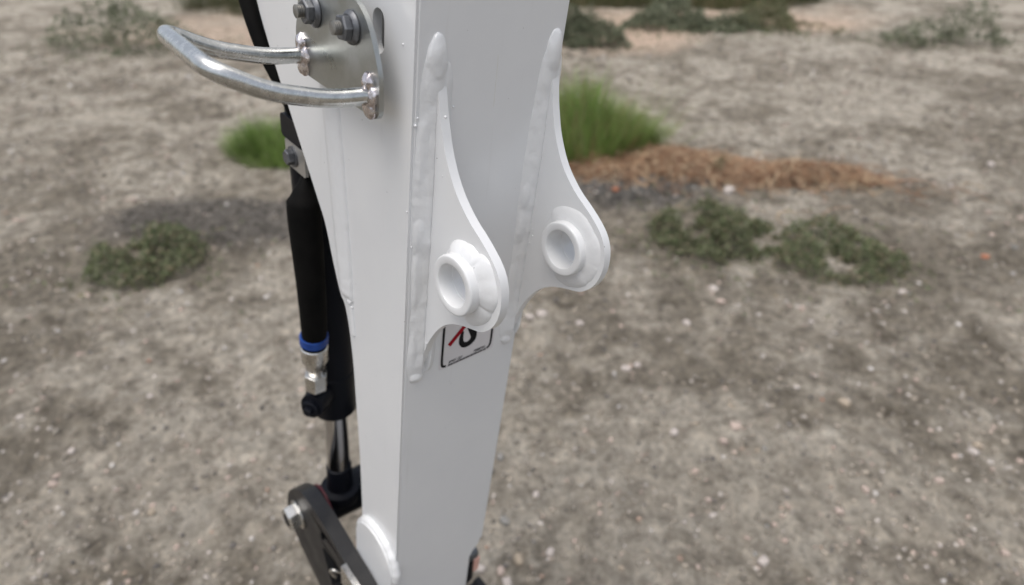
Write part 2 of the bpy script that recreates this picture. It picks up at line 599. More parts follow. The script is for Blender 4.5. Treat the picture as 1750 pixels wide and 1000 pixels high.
def make_gravel(n=34000, seed=3):
    rs = np.random.RandomState(seed)
    v, f = ico(1)
    yy = 0.35 + 6.5 * rs.rand(n) ** 1.7
    xx = (rs.rand(n) * 2 - 1) * (0.88 * yy + 0.75)
    keep = (fbm(xx, yy, 1.3, 4) + 0.35 * rs.rand(n)) > -0.02
    xx, yy = xx[keep], yy[keep]; n = len(xx)
    r = 0.0017 * np.exp(rs.rand(n) ** 1.5 * 1.75) * (0.75 + 0.25 * yy)
    sc = r[:, None] * (0.7 + 0.6 * rs.rand(n, 3)); sc[:, 2] *= 0.75
    V = v[None] * (1 + 0.28 * (rs.rand(n, len(v), 1) - 0.5))
    an = rs.rand(n) * 6.28
    c, s = np.cos(an)[:, None], np.sin(an)[:, None]
    V = V * sc[:, None]
    V = np.stack([V[..., 0] * c - V[..., 1] * s, V[..., 0] * s + V[..., 1] * c, V[..., 2]], -1)
    zz = ground_z(xx, yy)
    V = V + np.stack([xx, yy, zz + sc[:, 2] * 0.25], -1)[:, None]
    F = (f[None] + (np.arange(n) * len(v))[:, None, None]).reshape(-1, 3)
    pal = np.array([(0.26, 0.235, 0.20), (0.20, 0.18, 0.15), (0.33, 0.29, 0.24), (0.48, 0.44, 0.40), (0.45, 0.36, 0.31), (0.58, 0.55, 0.52), (0.14, 0.13, 0.12), (0.38, 0.28, 0.22)])
    ch = rs.choice(len(pal), n, p=[.26, .23, .22, .08, .08, .025, .095, .01])
    C = pal[ch] * (0.8 + 0.4 * rs.rand(n, 1))
    C = np.repeat(C, len(v), 0)
    me = color_mesh('gravel', V.reshape(-1, 3), F, C)
    o = put('gravel', me, PEBBLE)
    tag(o, 'fine pale gravel scattered over the dirt', 'gravel', kind='stuff')
make_gravel()
# ------------------------------------------------------------------ stones one can pick out
def stone_mesh(seed):
    v, f = ico(2)
    rr = random.Random(seed)
    off = Vector((rr.random() * 50, rr.random() * 50, rr.random() * 50))
    sq = (1.0, 0.65 + 0.3 * rr.random(), 0.5 + 0.25 * rr.random())
    V = []
    for p in v:
        d = Vector(p)
        k = 1 + 0.35 * noise.noise(d * 1.3 + off) + 0.16 * noise.noise(d * 3 + off)
        q = d * k
        V.append((max(-0.8, min(0.85, q.x)) * sq[0], max(-0.85, min(0.8, q.y)) * sq[1], max(-0.75, min(0.8, q.z)) * sq[2]))
    return V, [tuple(x) for x in f]

STONE_ME = {k: [] for k in STONES}
for k, m in STONES.items():
    for s in range(4):
        V, F = stone_mesh(hash(k[0]) % 7 * 0 + s * 13 + len(k))
        me = mesh_of('stone_' + k, V, F, 32)
        me.materials.append(m)
        STONE_ME[k].append(me)

rnd = random.Random(11)
def stone(x, y, r, kind, label=None, group=None):
    o = bpy.data.objects.new('stone', rnd.choice(STONE_ME[kind]))
    COL.objects.link(o)
    o.location = (x, y, gz(x, y) + r * 0.22)
    o.rotation_euler = (rnd.uniform(-.3, .3), rnd.uniform(-.3, .3), rnd.uniform(0, 6.28))
    o.scale = (r, r, r)
    if not label:
        size = 'tiny' if r < 0.009 else 'small' if r < 0.014 else 'larger'
        if y < 1.25: row = 'in the nearest foreground'
        elif y < 1.8: row = 'in the near ground'
        elif y < 2.6: row = 'in the middle ground'
        else: row = 'in the farther ground'
        s = (x + 0.06 * y) / y
        side = 'far left of' if s < -0.5 else 'left of' if s < 0.02 else 'close right of' if s < 0.22 else 'right of' if s < 0.5 else 'far right of'
        label = '%s %s stone %s %s the white arm' % (size, kind, row, side)
    tag(o, label, 'stone', group or 'loose stones strewn over the dirt')
    return o

for x, y, r, k, lab in [
    (0.02, 0.965, 0.020, 'tan', 'tan orange stone low beside the foot of the white arm'),
    (0.105, 0.985, 0.015, 'pale', 'white angular pebble right of the tan orange stone'),
    (0.125, 2.06, 0.026, 'pale', 'larger white stone of the pair just right of the far ear'),
    (0.075, 2.04, 0.022, 'pale', 'flat white stone nearest the far ear'),
    (0.425, 1.715, 0.021, 'pale', 'larger of two white stones lying side by side in mid ground'),
    (0.47, 1.735, 0.017, 'pale', 'smaller of two white stones lying side by side in mid ground'),
    (0.58, 1.09, 0.015, 'pale', 'bright white pebble alone on the pale dirt patch'),
    (0.535, 1.40, 0.018, 'pale', 'white pebble at the edge of the pale dirt patch'),
    (1.27, 3.28, 0.045, 'pale', 'large white stone between dry straw and dark weeds'),
    (0.60, 3.25, 0.026, 'orange', 'orange brick chip lying in the dark rubble'),
    (-0.03, 0.925, 0.017, 'pinkish', 'pinkish stone half hidden behind the foot of the white arm'),
]:
    stone(x, y, r, k, lab, 'single stones one can tell apart')
cnt = 0
while cnt < 240:
    y = 0.6 + 3.2 * rnd.random() ** 1.35
    x = rnd.uniform(-1, 1) * (0.85 * y + 0.6)
    if fbm(np.array([x]), np.array([y]), 1.6, 3)[0] + rnd.uniform(-.3, .3) < -0.05:
        continue
    k = rnd.choices(['pale', 'pinkish', 'tan', 'grey', 'orange'], [34, 30, 24, 11, 1])[0]
    stone(x, y, 0.0062 * math.exp(rnd.random() ** 1.8 * 1.25) * (0.72 + 0.2 * y), k)
    cnt += 1
for i in range(40):                       # broken clods in the rubble
    x = 0.68 + rnd.gauss(0, 0.19); y = 3.36 + rnd.gauss(0, 0.11)
    rr_ = rnd.uniform(0.010, 0.028)
    stone(x, y, rr_, 'dark', '%s dark clod at the %s %s of the rubble heap' % ('big' if rr_ > .022 else 'middling' if rr_ > .016 else 'small', 'near' if y < 3.3 else 'far' if y > 3.42 else 'middle', 'left' if x < .56 else 'right' if x > .8 else 'centre'), 'clods in the rubble heap')

# stones of the same look in the same stretch of ground are told apart by their order from the left
ORD = ['first', 'second', 'third', 'fourth', 'fifth', 'sixth', 'seventh', 'eighth', 'ninth', 'tenth', 'eleventh', 'twelfth']
by_label = {}
for o in COL.objects:
    if o.get('category') == 'stone':
        by_label.setdefault(o['label'], []).append(o)
for lab, os_ in by_label.items():
    if len(os_) > 1:
        os_.sort(key=lambda q: q.location.x / q.location.y)
        for i, o in enumerate(os_):
            o['label'] = lab + ', ' + (ORD[i] if i < 12 else 'later') + ' from left'

# ------------------------------------------------------------------ plants
def blades(name, bases, heights, lean, width, pal, seed, label, cat, group=None, droop=0.35, kind=None):
    rs = np.random.RandomState(seed)
    n = len(bases)
    an = rs.rand(n) * 6.283
    out = lean if lean.ndim == 2 else np.stack([np.cos(an), np.sin(an)], -1) * lean[:, None]
    side = np.stack([-np.sin(an), np.cos(an), np.zeros(n)], -1)
    ks = [0.0, 0.35, 0.7, 1.0]
    wf = [1.0, 0.9, 0.6, 0.05]
    P = []
    for k, wv in zip(ks, wf):
        c = np.zeros((n, 3))
        c[:, :2] = bases[:, :2] + out * heights[:, None] * (k ** 1.6)
        c[:, 2] = bases[:, 2] + heights * (k - droop * np.linalg.norm(out, axis=1) * k * k)
        P.append(c - side * (width * wv)[:, None] * 0.5)
        P.append(c + side * (width * wv)[:, None] * 0.5)
    V = np.stack(P, 1)
    q = np.array([(0, 1, 3, 2), (2, 3, 5, 4), (4, 5, 7, 6)])
    F = (q[None] + (np.arange(n) * 8)[:, None, None]).reshape(-1, 4)
    pal = np.array(pal)
    C = pal[rs.randint(len(pal), size=n)] * (0.75 + 0.5 * rs.rand(n, 1))
    C = np.repeat(C, 8, 0)
    me = color_mesh(name, V.reshape(-1, 3), F, C, True)
    o = put(name, me, LEAF)
    return tag(o, label, cat, group, kind)

GREEN = [(0.21, 0.32, 0.085), (0.26, 0.38, 0.105), (0.30, 0.42, 0.125), (0.15, 0.225, 0.06), (0.34, 0.40, 0.17)]
DULL = [(0.165, 0.185, 0.115), (0.205, 0.225, 0.145), (0.13, 0.15, 0.095), (0.25, 0.25, 0.175)]
WEED = [(0.14, 0.17, 0.085), (0.175, 0.205, 0.10), (0.105, 0.13, 0.065), (0.24, 0.25, 0.155), (0.27, 0.225, 0.15)]
OLIVE = [(0.14, 0.155, 0.075), (0.18, 0.185, 0.10), (0.115, 0.125, 0.065), (0.24, 0.215, 0.13)]
STRAW = [(0.38, 0.24, 0.145), (0.28, 0.165, 0.098), (0.58, 0.45, 0.30), (0.20, 0.125, 0.08), (0.36, 0.22, 0.135)]

def tuft(cx, cy, rx, ry, n, h, pal, seed, label, lean=0.45, width=0.005, group=None, name='grass_tuft', droop=0.35, cat='grass'):
    rs = np.random.RandomState(seed)
    a = rs.rand(n) * 6.283; r = np.sqrt(rs.rand(n))
    lx, ly = r * np.cos(a), r * np.sin(a)
    lump = 0.65 + 0.9 * (fbm(lx * 1.5 + seed, ly * 1.5, 1.6, 3) + 0.35)
    x = cx + lx * rx * (1 + .2 * rs.randn(n) * .3); y = cy + ly * ry
    b = np.stack([x, y, ground_z(x, y) - 0.004], -1)
    hh = h * (0.45 + 0.55 * rs.rand(n)) * np.clip(1.15 - 0.55 * r ** 2, 0.3, 1.2) * np.clip(lump, 0.4, 1.3)
    ln = np.stack([lx, ly], -1) * lean + (rs.randn(n, 2)) * 0.16
    return blades(name, b, hh, ln, width * (0.7 + 0.6 * rs.rand(n)), pal, seed, label, cat, group, droop)

def leafy(cx, cy, rx, ry, n, h, pal, seed, label, leaf=0.012, name='weed_patch', cat='weeds', group=None):
    """low leafy growth: many small leaves spread through an uneven mound"""
    rs = np.random.RandomState(seed)
    a = rs.rand(n) * 6.283; r = np.where(rs.rand(n) < 0.3, np.abs(rs.randn(n)) * 0.75, np.sqrt(rs.rand(n)) * 0.9)
    x = cx + r * np.cos(a) * rx; y = cy + r * np.sin(a) * ry
    lump = np.clip(0.5 + 2.2 * fbm(x + seed, y, 2.2 / max(rx, .2) , 4, .6), 0.0, 1.3)
    keep = lump + 0.25 * rs.rand(n) > 0.25
    x, y, r, lump = x[keep], y[keep], r[keep], lump[keep]; n = len(x)
    top = h * np.clip(1.1 - r ** 2, 0.12, 1) * lump
    z = ground_z(x, y) + top * (0.15 + 0.85 * rs.rand(n) ** 0.6)
    c = np.stack([x, y, z], -1)
    d = rs.randn(n, 3); d[:, 2] = 0.5 * d[:, 2] + 0.5; d /= np.linalg.norm(d, axis=1)[:, None]
    s = np.cross(d, rs.randn(n, 3)); s /= np.linalg.norm(s, axis=1)[:, None] + 1e-9
    l = leaf * (0.6 + 0.9 * rs.rand(n))[:, None]
    V = np.stack([c, c + d * l * .5 + s * l * .3, c + d * l * 1.1, c + d * l * .5 - s * l * .3], 1)
    F = (np.arange(4)[None] + (np.arange(n) * 4)[:, None])
    pal = np.array(pal)
    C = pal[rs.randint(len(pal), size=n)] * (0.7 + 0.6 * rs.rand(n, 1))
    me = color_mesh(name, V.reshape(-1, 3), F, np.repeat(C, 4, 0), True)
    o = put(name, me, LEAF)
    return tag(o, label, cat, group)

def straw(cx, cy, rx, ry, n, seed, label, ang=0.0):
    rs = np.random.RandomState(seed)
    m = 6
    a = rs.rand(n) * 6.283; r = np.where(rs.rand(n) < 0.45, np.abs(rs.randn(n)) * 0.7, np.sqrt(rs.rand(n)) * 0.8)
    x = cx + r * np.cos(a) * rx; y = cy + r * np.sin(a) * ry - (r * np.cos(a)) * 0.10
    keep_ = fbm(x, y, 5.0, 3) + 0.5 * rs.rand(n) > 0.1
    y = np.where(keep_, y, cy + (y - cy) * 0.4)
    th = ang + rs.randn(n) * 0.9; ln = 0.05 + 0.30 * rs.rand(n) ** 2; cur = rs.randn(n) * 1.4
    up = 0.06 * rs.rand(n) * np.clip(1.15 - r, 0.1, 1)
    P = []
    w = 0.0012 + 0.0022 * rs.rand(n) ** 2
    for k in range(m):
        t = k / (m - 1) - 0.5
        tt = th + cur * t
        px = x + ln * t * np.cos(tt); py = y + ln * t * np.sin(tt)
        pz = ground_z(px, py) + 0.004 + 0.11 * np.clip(1.1 - r, 0, 1) * rs.rand(n) * 0.7 + up * (1 - 4 * t * t) + 0.03 * rs.rand(n) * 0.4
        nx, ny = -np.sin(tt), np.cos(tt)
        P.append(np.stack([px - nx * w, py - ny * w, pz], -1)); P.append(np.stack([px + nx * w, py + ny * w, pz + w * .8], -1))
    V = np.stack(P, 1)
    q = np.array([(2 * k, 2 * k + 1, 2 * k + 3, 2 * k + 2) for k in range(m - 1)])
    F = (q[None] + (np.arange(n) * 2 * m)[:, None, None]).reshape(-1, 4)
    pal = np.array(STRAW)
    C = pal[rs.randint(len(pal), size=n)] * (0.75 + 0.5 * rs.rand(n, 1))
    me = color_mesh('dry_straw', V.reshape(-1, 3), F, np.repeat(C, 2 * m, 0), True)
    o = put('dry_straw', me, LEAF)
    return tag(o, label, 'dry straw', kind='stuff')

tuft(0.50, 4.02, 0.50, 0.30, 4800, 0.44, GREEN + [(0.36, 0.32, 0.16)], 5, 'lush bright green grass clump behind the far ear', lean=0.42, width=0.006)
tuft(0.54, 3.98, 0.54, 0.34, 520, 0.55, GREEN + STRAW[:2], 6, 'taller loose grass stalks rising through the green clump', lean=0.55, width=0.004, name='grass_stalks')
straw(0.95, 3.68, 0.74, 0.28, 7500, 8, 'matted brown dry straw at the foot of the green grass clump', -0.25)
straw(1.75, 3.50, 0.6, 0.20, 1800, 18, 'thin brown straw trailing right past the white stone', -0.2)
leafy(1.04, 2.76, 0.36, 0.32, 11000, 0.15, WEED, 21, 'low dull green weed patch right of the rubble', 0.016)
leafy(1.58, 2.55, 0.36, 0.3, 7000, 0.13, WEED, 22, 'low dull green weeds further right beside the larger patch', 0.016)
leafy(1.30, 3.60, 0.16, 0.10, 900, 0.10, OLIVE, 27, 'small olive weed growing in the straw', 0.016)
tuft(1.33, 3.62, 0.10, 0.06, 260, 0.13, OLIVE, 24, 'small olive grass sprig beside the straw', name='grass_sprig', width=0.004)
leafy(1.00, 4.10, 0.10, 0.08, 220, 0.07, DULL, 25, 'tiny weed seedling at the right edge of the grass clump', 0.014)
leafy(0.72, 7.15, 0.66, 0.36, 6500, 0.30, DULL, 31, 'dark green low bush in front of the sand bank', 0.035, 'bush', 'bush')
leafy(2.2, 7.85, 1.0, 0.34, 6500, 0.20, DULL, 32, 'long low dark bush right of the sand bank', 0.035, 'bush', 'bush')
leafy(2.0, 8.6, 0.6, 0.34, 3200, 0.22, DULL, 33, 'small bush standing on the sand bank', 0.035, 'bush', 'bush')
leafy(3.3, 8.1, 0.9, 0.5, 4200, 0.22, OLIVE, 34, 'olive weeds behind the long low bush', 0.035)
tuft(0.9, 9.7, 1.4, 0.5, 3000, 0.42, OLIVE, 35, 'band of far olive grass behind the sand bank', width=0.014, lean=0.3)
tuft(3.2, 10.2, 1.6, 0.5, 3000, 0.42, OLIVE, 36, 'band of far olive grass at the upper right', width=0.014, lean=0.3)
leafy(4.9, 7.3, 0.8, 0.4, 2600, 0.36, DULL, 37, 'dark green bush at the far right', 0.035, 'bush', 'bush')
leafy(-1.8, 7.3, 1.0, 0.45, 4200, 0.45, DULL, 41, 'dark green bush beyond the arm on the left', 0.035, 'bush', 'bush')
leafy(-4.2, 7.0, 0.9, 0.5, 3000, 0.4, DULL, 42, 'dark green bush at the far left', 0.035, 'bush', 'bush')
tuft(-2.6, 9.6, 2.2, 0.6, 4200, 0.42, OLIVE, 43, 'band of far olive grass at the upper left', width=0.014, lean=0.3)
tuft(-1.55, 3.9, 0.34, 0.22, 2200, 0.28, GREEN, 44, 'green grass clump left of the arm', lean=0.36, width=0.006)
leafy(-1.75, 2.5, 0.3, 0.25, 6000, 0.13, WEED, 45, 'low dull green weed patch left of the arm', 0.016)
tuft(0.55, 5.6, 6.0, 9.0, 10, 0.05, OLIVE, 46, 'sparse tiny grass sprigs dotted over the dirt', name='grass_sprig', width=0.004) if False else None

# ================================================================== EXCAVATOR ARM
ARM = Matrix(((0.64465356, 0.75396563, 0.12632344, 0.0),
              (0.0, 0.0, 0.0, 0.0), (0.0, 0.0, 0.0, 0.0), (0, 0, 0, 1)))
_u = Vector((0.75396563, -0.28072842, 0.59390856))      # across the arm   (right, down, forward of the camera)
_v = Vector((0.64465356, 0.49004430, -0.58675239))      # forward, the way the ears point
_w = Vector((0.12632344, -0.82525640, -0.55044914))     # up the arm
_t = Vector((-0.08948015, -0.03285793, 0.51822574))
CR, CU, CF = Vector((1, 0, 0)), Vector((0, math.sin(PITCH), math.cos(PITCH))), Vector((0, math.cos(PITCH), -math.sin(PITCH)))
def to_world(c):
    return CR * c.x - CU * c.y + CF * c.z
ax, ay, az, ao = to_world(_v), to_world(_u), to_world(_w), to_world(_t) + Vector((0, 0, CAM_H))
ARM = Matrix(((ax.x, ay.x, az.x, ao.x), (ax.y, ay.y, az.y, ao.y), (ax.z, ay.z, az.z, ao.z), (0, 0, 0, 1)))
W = 148.1
U1, U2, TH = 18.8, 137.7, 8.0          # ear planes and ear thickness
BV = 58.9                              # boss centre, v

arm = empty('excavator_arm', mw=ARM)
tag(arm, 'white painted steel excavator arm with two mounting ears and bolted guard bracket', 'excavator arm')

# side plates
back = spline([(-330, 700), (-318, 420), (-303, 260), (-290, 160), (-262, 105), (-219, 45), (-173.5, -18), (-155, -45), (-140, -85), (-126.5, -115), (-117, -125), (-108.5, -151), (-101, -196), (-96, -256), (-90.6, -321), (-86.5, -406), (-85, -470), (-86, -560), (-84, -640), (-60, -690), (-35, -700)], 5)
slot = circle(-49.5, 160.5, 8.5, 12, math.pi, 2 * math.pi, True) + circle(-49.5, 176, 8.5, 12, 0, math.pi, True)
front = [(-0.4, -660), (-0.4, 700)]
V, F = plate(back + [(-12, -690)] + front, 0, 8, [slot])
put('side_plate', mesh_of('side_plate', V, F, 30), WHITE, arm, 0.0018, 3)
V, F = plate(back + [(-30, -690), (-28, -560), (-16, -541), (-0.4, -528), (-0.4, 700)], W - 8, W)
put('side_plate', mesh_of('side_plate', V, F, 30), WHITE, arm, 0.0018, 3)
V, F = slab([(2.6, 700), (145.5, 700), (145.5, -522), (142, -538), (132, -549), (128.5, -560), (130, -660), (2.6, -660)], -8, 0.3)
put('front_plate', mesh_of('front_plate', V, F, 30), WHITE, arm, 0.0006, 2)
bl = spline([(-190, 700), (-165, 300), (-127, 84), (-115, -30), (-107, -115), (-99, -180), (-90, -321), (-84, -459), (-80, -640)], 4)
V, F = plate([(a, b) for a, b in bl] + [(a + 8, b) for a, b in reversed(bl)], 8.2, W - 8.2)
put('back_plate', mesh_of('back_plate', V, F, 30), WHITE, arm)

# ears
EP = [(2, 148), (6, 133), (9, 121), (12.8, 109.5), (18.3, 95.3), (27, 80), (36.5, 68), (47, 58.8), (57, 51.8), (69, 45.4), (79, 39.5), (88, 33.2), (95, 26.2), (100, 17.5), (102.6, 7.5), (103, -3), (100.8, -14), (96.5, -23), (91, -30), (82.8, -36.6), (71, -41.2), (59.3, -45.6), (46.2, -52.4), (33, -63.2), (20.8, -80), (12, -97.5), (7, -112), (2.5, -129)]
ear_out = spline(EP, 4) + [(-2, -133), (-2, 152)]

def fillet(ue, s, w_top, w_bot, bw, bh, seed, n=90, lump=0.9, wid=None):
    """fillet weld between the front plate and an ear face: s=-1 lies on the low-u side of the plane ue"""
    V, F = [], []
    K = 9
    for i in range(n + 1):
        t = i / n
        w = w_top + (w_bot - w_top) * t
        e = min(1.0, math.sqrt(max(0.0, min(t * 16, (1 - t) * 16))) + 0.02)
        g = wid(w) if wid else 1.0
        nz = noise.noise(Vector((w * 0.045, seed, 0))) * 1.0 + 0.6 * noise.noise(Vector((w * 0.16, seed, 3)))
        b = (bw * g + lump * 1.1 * nz) * (0.55 + 0.45 * e)
        h = (bh * (0.62 + 0.38 * min(1, max(0, (130 - w) / 70))) + lump * 0.8 * noise.noise(Vector((w * 0.07, seed, 9)))) * e
        for k in range(K):
            a = math.pi / 2 * k / (K - 1)
            x = math.cos(a); y = math.sin(a)
            lx, ly = 1 - k / (K - 1), k / (K - 1)
            x = 0.14 * x + 0.86 * lx; y = 0.14 * y + 0.86 * ly
            j = lump * 0.35 * noise.noise(Vector((w * 0.12, k * 0.6, seed)))
            V.append(L(ue + s * (b * x + j), 0.2 + h * y + j * e, w))
        V.append(L(ue - s * 2, -1.5, w)); V.append(L(ue + s * b, -1.5, w))
    m = K + 2
    for i in range(n):
        for k in range(m):
            l = (k + 1) % m
            F.append((i * m + k, i * m + l, (i + 1) * m + l, (i + 1) * m + k))
    F.append(tuple(range(m))); F.append(tuple(n * m + k for k in range(m)))
    return V, F

def dome(u, v, w, ru, rv, rw, seed, jit=0.12):
    return ball(L(u, v, w), (rv * MM, ru * MM, rw * MM), 20, 14, jit, seed)

def rounded_boss(u0, u1, ri=18.3, ro=26.0):
    pr = []
    for k in range(6):                      # outer rounding at the front
        a = math.pi / 2 * k / 5
        pr.append((u0 + 1.9 * (1 - math.sin(a)), ro - 1.9 * (1 - math.cos(a))))
    pr = [(u1, ro)] + pr
    um = 0.5 * (u0 + u1) + 2
    pr += [(u0, ri + 1.1), (u0 + 0.35, ri + 0.35), (u0 + 1.1, ri), (um, ri), (um + 0.3, ri - 0.5), (u1 - 0.8, ri - 0.5), (u1, ri + 0.4)]
    return pr

def boss_weld(u_face, s, r0, runs, seed):
    """lumpy fillet ring at the foot of a boss laid in overlapping runs (centre angle, half span, width, height)"""
    K = 12
    prof = [(k / (K - 1), 1 - k / (K - 1)) for k in range(K)]
    def wob(a, j, t, q):
        wd, h = 5.0, 2.5
        for (ac, hs, w_, h_) in runs:
            d = (math.degrees(a) - ac + 180) % 360 - 180
            k = max(0.0, 1 - (d / hs) ** 4)
            k = math.sqrt(k)
            wd = max(wd, w_ * (0.55 + 0.45 * k) if k > 0 else 0); h = max(h, h_ * (0.45 + 0.55 * k) if k > 0 else 0)
        e = Vector((math.cos(a), math.sin(a), seed))
        n = noise.noise(e * 1.8) * 0.10 + noise.noise(e * 6) * 0.03
        wd *= 1 + n * 1.4; h *= 1 + n
        x = 0.55 * math.sin(math.pi / 2 * t) + 0.45 * t; y = 0.55 * math.cos(math.pi / 2 * t) + 0.45 * q
        return (u_face + s * (h * y - 0.05), r0 - 3 + (wd + 3) * x)
    V, F = lathe(prof, BV, 0, 200, False, wob)
    F = F[:-2]
    n0 = len(prof)
    m = len(V)
    for i in range(200):                       # skirt into the plate at the outer toe and into the boss
        V.append((V[i * n0 + n0 - 1][0], (u_face + 2) * MM, V[i * n0 + n0 - 1][2]))
    for i in range(200):
        k = (i + 1) % 200
        F.append((i * n0 + n0 - 1, k * n0 + n0 - 1, m + k, m + i))
    return V, F

def ear(ue, boss_front, seed):
    V, F = plate(ear_out, ue, ue + TH, [circle(BV, 0, 21, 48)])
    e = put('mounting_ear', mesh_of('mounting_ear', V, F, 30), WHITE, arm, 0.0011, 2)
    V, F = lathe(rounded_boss(boss_front, ue + TH + (0.6 if seed == 1 else 17)), BV, 0, 72, True)
    put('boss', mesh_of('boss', V, F, 35), WHITE, e)
    runs = [(98, 42, 9.0, 9.0), (25, 44, 14.5, 8.0), (-48, 40, 13.0, 6.5), (180, 50, 5.5, 4.0)] if seed == 1 else [(85, 60, 12.5, 4.2), (5, 48, 13.5, 4.2), (-68, 42, 13.5, 5.6), (175, 60, 7.0, 3.0)]
    V, F = boss_weld(ue, -1, 26, runs, seed * 3.3)
    put('boss_weld', mesh_of('boss_weld', V, F, 55), WELD, e)
    # weld lines down both faces of the ear and round its upper and lower tips
    wd = lambda w: 1.0 + 0.10 * math.sin(w * 0.03)
    parts = [fillet(ue + 0.2, -1, 163, -150, 15.0, 7.0, seed * 2.0 + 1, wid=wd),
             fillet(ue + TH - 0.2, 1, 158, -146, 7.0 if seed == 2 else 10.0, 7.5, seed * 2.0 + 5, wid=wd),
             dome(ue + 0.5, -0.8, 158, 9.5, 6.8, 21, seed, 0.10), dome(ue + 0.5, -0.8, 140, 11.0, 5.6, 32, seed + 3, 0.10), dome(ue - 3, -0.5, -146, 9, 5.5, 9, seed + 5, 0.12)]
    for (u, v, w, ru, rv, rw, sd) in ([(11.5, -0.6, 16, 7.5, 5.6, 24, 9), (12, -0.6, -30, 8, 5.4, 44, 12), (12.5, -0.6, -112, 8, 5.0, 40, 15), (11, -0.8, 80, 7.5, 5.0, 50, 17)] if seed == 1 else [(130.5, -0.5, 28, 7.5, 5.8, 22, 4), (130.5, -0.5, -4, 7, 5.6, 30, 6), (131, -0.6, -75, 7.5, 5.2, 46, 8)]):
        parts.append(dome(u, v, w, ru, rv, rw, sd, 0.12))
    blended('weld_bead', parts, WELD, e, 0.0008, 12)
    return e
ear(U1, U1 - 15.1, 1)
ear(U2, U2 - 11.1, 2)
# weld bead down the side plate
def side_bead(path, hgt, seed):
    V, F = [], []
    K = 9
    n = len(path)
    for i, (v, w, hw) in enumerate(path):
        t = i / (n - 1)
        e = min(1.0, math.sqrt(min(t * 25, (1 - t) * 25)) + 0.03)
        nz = noise.noise(Vector((w * 0.09, seed, 0)))
        nz2 = noise.noise(Vector((w * 0.30, seed, 4)))
        for k in range(K):
            a = math.pi * k / (K - 1)
            x = -math.cos(a) * (hw + 0.7 * nz + 0.5 * nz2)
            hh_ = min(1.0, 2.6 * (1 + -math.cos(a))) * (0.55 + 0.45 * math.sin(a)) if 0 < k < K - 1 else 0.0
            hh_ = (math.sin(math.pi * (k / (K - 1)) ** 0.62)) ** 0.8 if 0 < k < K - 1 else 0.0
            V.append(L(-(hgt + 0.35 * nz2) * e * hh_ + 0.4, v + x, w))
    for i in range(n - 1):
        for k in range(K - 1):
            F.append((i * K + k, i * K + k + 1, (i + 1) * K + k + 1, (i + 1) * K + k))
        F.append((i * K, (i + 1) * K, (i + 1) * K + K - 1, i * K + K - 1))
    F.append(tuple(range(K))); F.append(tuple((n - 1) * K + k for k in range(K)))
    return V, F
bp_ = spline([(-176, 400, 14), (-150, 230, 14), (-128, 84, 13.5), (-115.5, -30, 13), (-107, -112, 11)], 24)
V, F = side_bead(bp_, 6.2, 2.0)
put('weld_bead', mesh_of('weld_bead', V, F, 70), WELD, arm)
V, F = side_bead(spline([(-104, -106, 5), (-100, -135, 4.2), (-97.5, -155, 3.4)], 16), 2.6, 5.0)
put('weld_bead', mesh_of('weld_bead', V, F, 70), WHITE, arm)
V, F = dome(-1.5, -104, -112, 2.2, 5, 4, 3, 0.2)
put('weld_run', mesh_of('weld_run', V, F, 180), WHITE, arm)

# weld spatter: tiny beads under the paint, too small to pick apart
sp = []
for (u, v, w, r) in [(37, .3, 123, 1.0), (4.4, .3, 117.6, 1.0), (2.8, .3, 112, 1.3), (5.1, .3, 102.5, .9), (4.7, .3, 39, .8), (3.5, .3, 6, .8), (62, .3, 60, .5), (20, .3, -170, .6),
                     (-0.1, -2.5, 39, .9), (-3, -122.6, 37, 1.0), (-1.2, -99, -117, 1.3), (-.1, -15, 167, .8), (-.1, -60, -200, .6),
                     (18.7, 16, 122, 1.2), (18.7, 17, 75, .6), (18.7, 10, -99, 1.0), (18.7, 24, 4, .6), (18.7, 26, 8, .5), (18.7, 88.4, 24, 1.1),
                     (137.6, 10, -5, .6), (137.6, 11.6, -12, .7), (137.6, 9, -21, .7), (137.6, 8, -23, .6), (137.6, 83.5, 28.6, .6)]:
    sp.append(ball(L(u, v, w), (r * MM,) * 3, 10, 6))
V, F = join(sp)
o = put('weld_spatter', mesh_of('weld_spatter', V, F, 180), WHITE, arm); o['kind'] = 'stuff'

def ribbon_uw(pts, wd):
    return [(a - wd / 2, b) for a, b in pts] + [(a + wd / 2, b) for a, b in reversed(pts)]

# pivot reinforcement near the foot of the arm
dp = circle(-42, -482, 45, 28, 0, math.pi, True) + [(-87, -560), (-85, -640), (-60, -684), (-35, -692), (-8, -670), (3, -560)]
V, F = plate(dp, -9, 0.5)
pb = put('pivot_boss', mesh_of('pivot_boss', V, F, 40), WHITE, arm, 0.003, 3)
bd = []
arc = circle(-42, -482, 45, 60, math.radians(-8), math.radians(186), True)
path = [L(-1.0 + 0.6 * noise.noise(Vector((i * .25, 0, 1))), a, b) for i, (a, b) in enumerate(arc)]
V, F = tube(path, 0.006, 14, [0.0062 + 0.0009 * noise.noise(Vector((i * .3, 5, 1))) for i in range(len(path))])
put('weld_bead', mesh_of('weld_bead', V, F, 70), WHITE, pb)

# faint yellowish run mark on the front plate
V, F = slab(ribbon_uw([(77.2, 160), (77.7, 153), (78.0, 134), (78.4, 119)], 0.6), 0.31, 0.36)
put('run_mark', mesh_of('run_mark', V, F, 30), simple('run_mark', (0.66, 0.655, 0.60), (0.73, 0.73, 0.71), 0.4, 0.5, 0.0, 150), arm)

# ------------------------------------------------------------------ warning decal
def rrect(x0, y0, x1, y1, r, n=6):
    return circle(x1 - r, y1 - r, r, n, 0, math.pi / 2, True) + circle(x0 + r, y1 - r, r, n, math.pi / 2, math.pi, True) + circle(x0 + r, y0 + r, r, n, math.pi, 1.5 * math.pi, True) + circle(x1 - r, y0 + r, r, n, 1.5 * math.pi, 2 * math.pi, True)

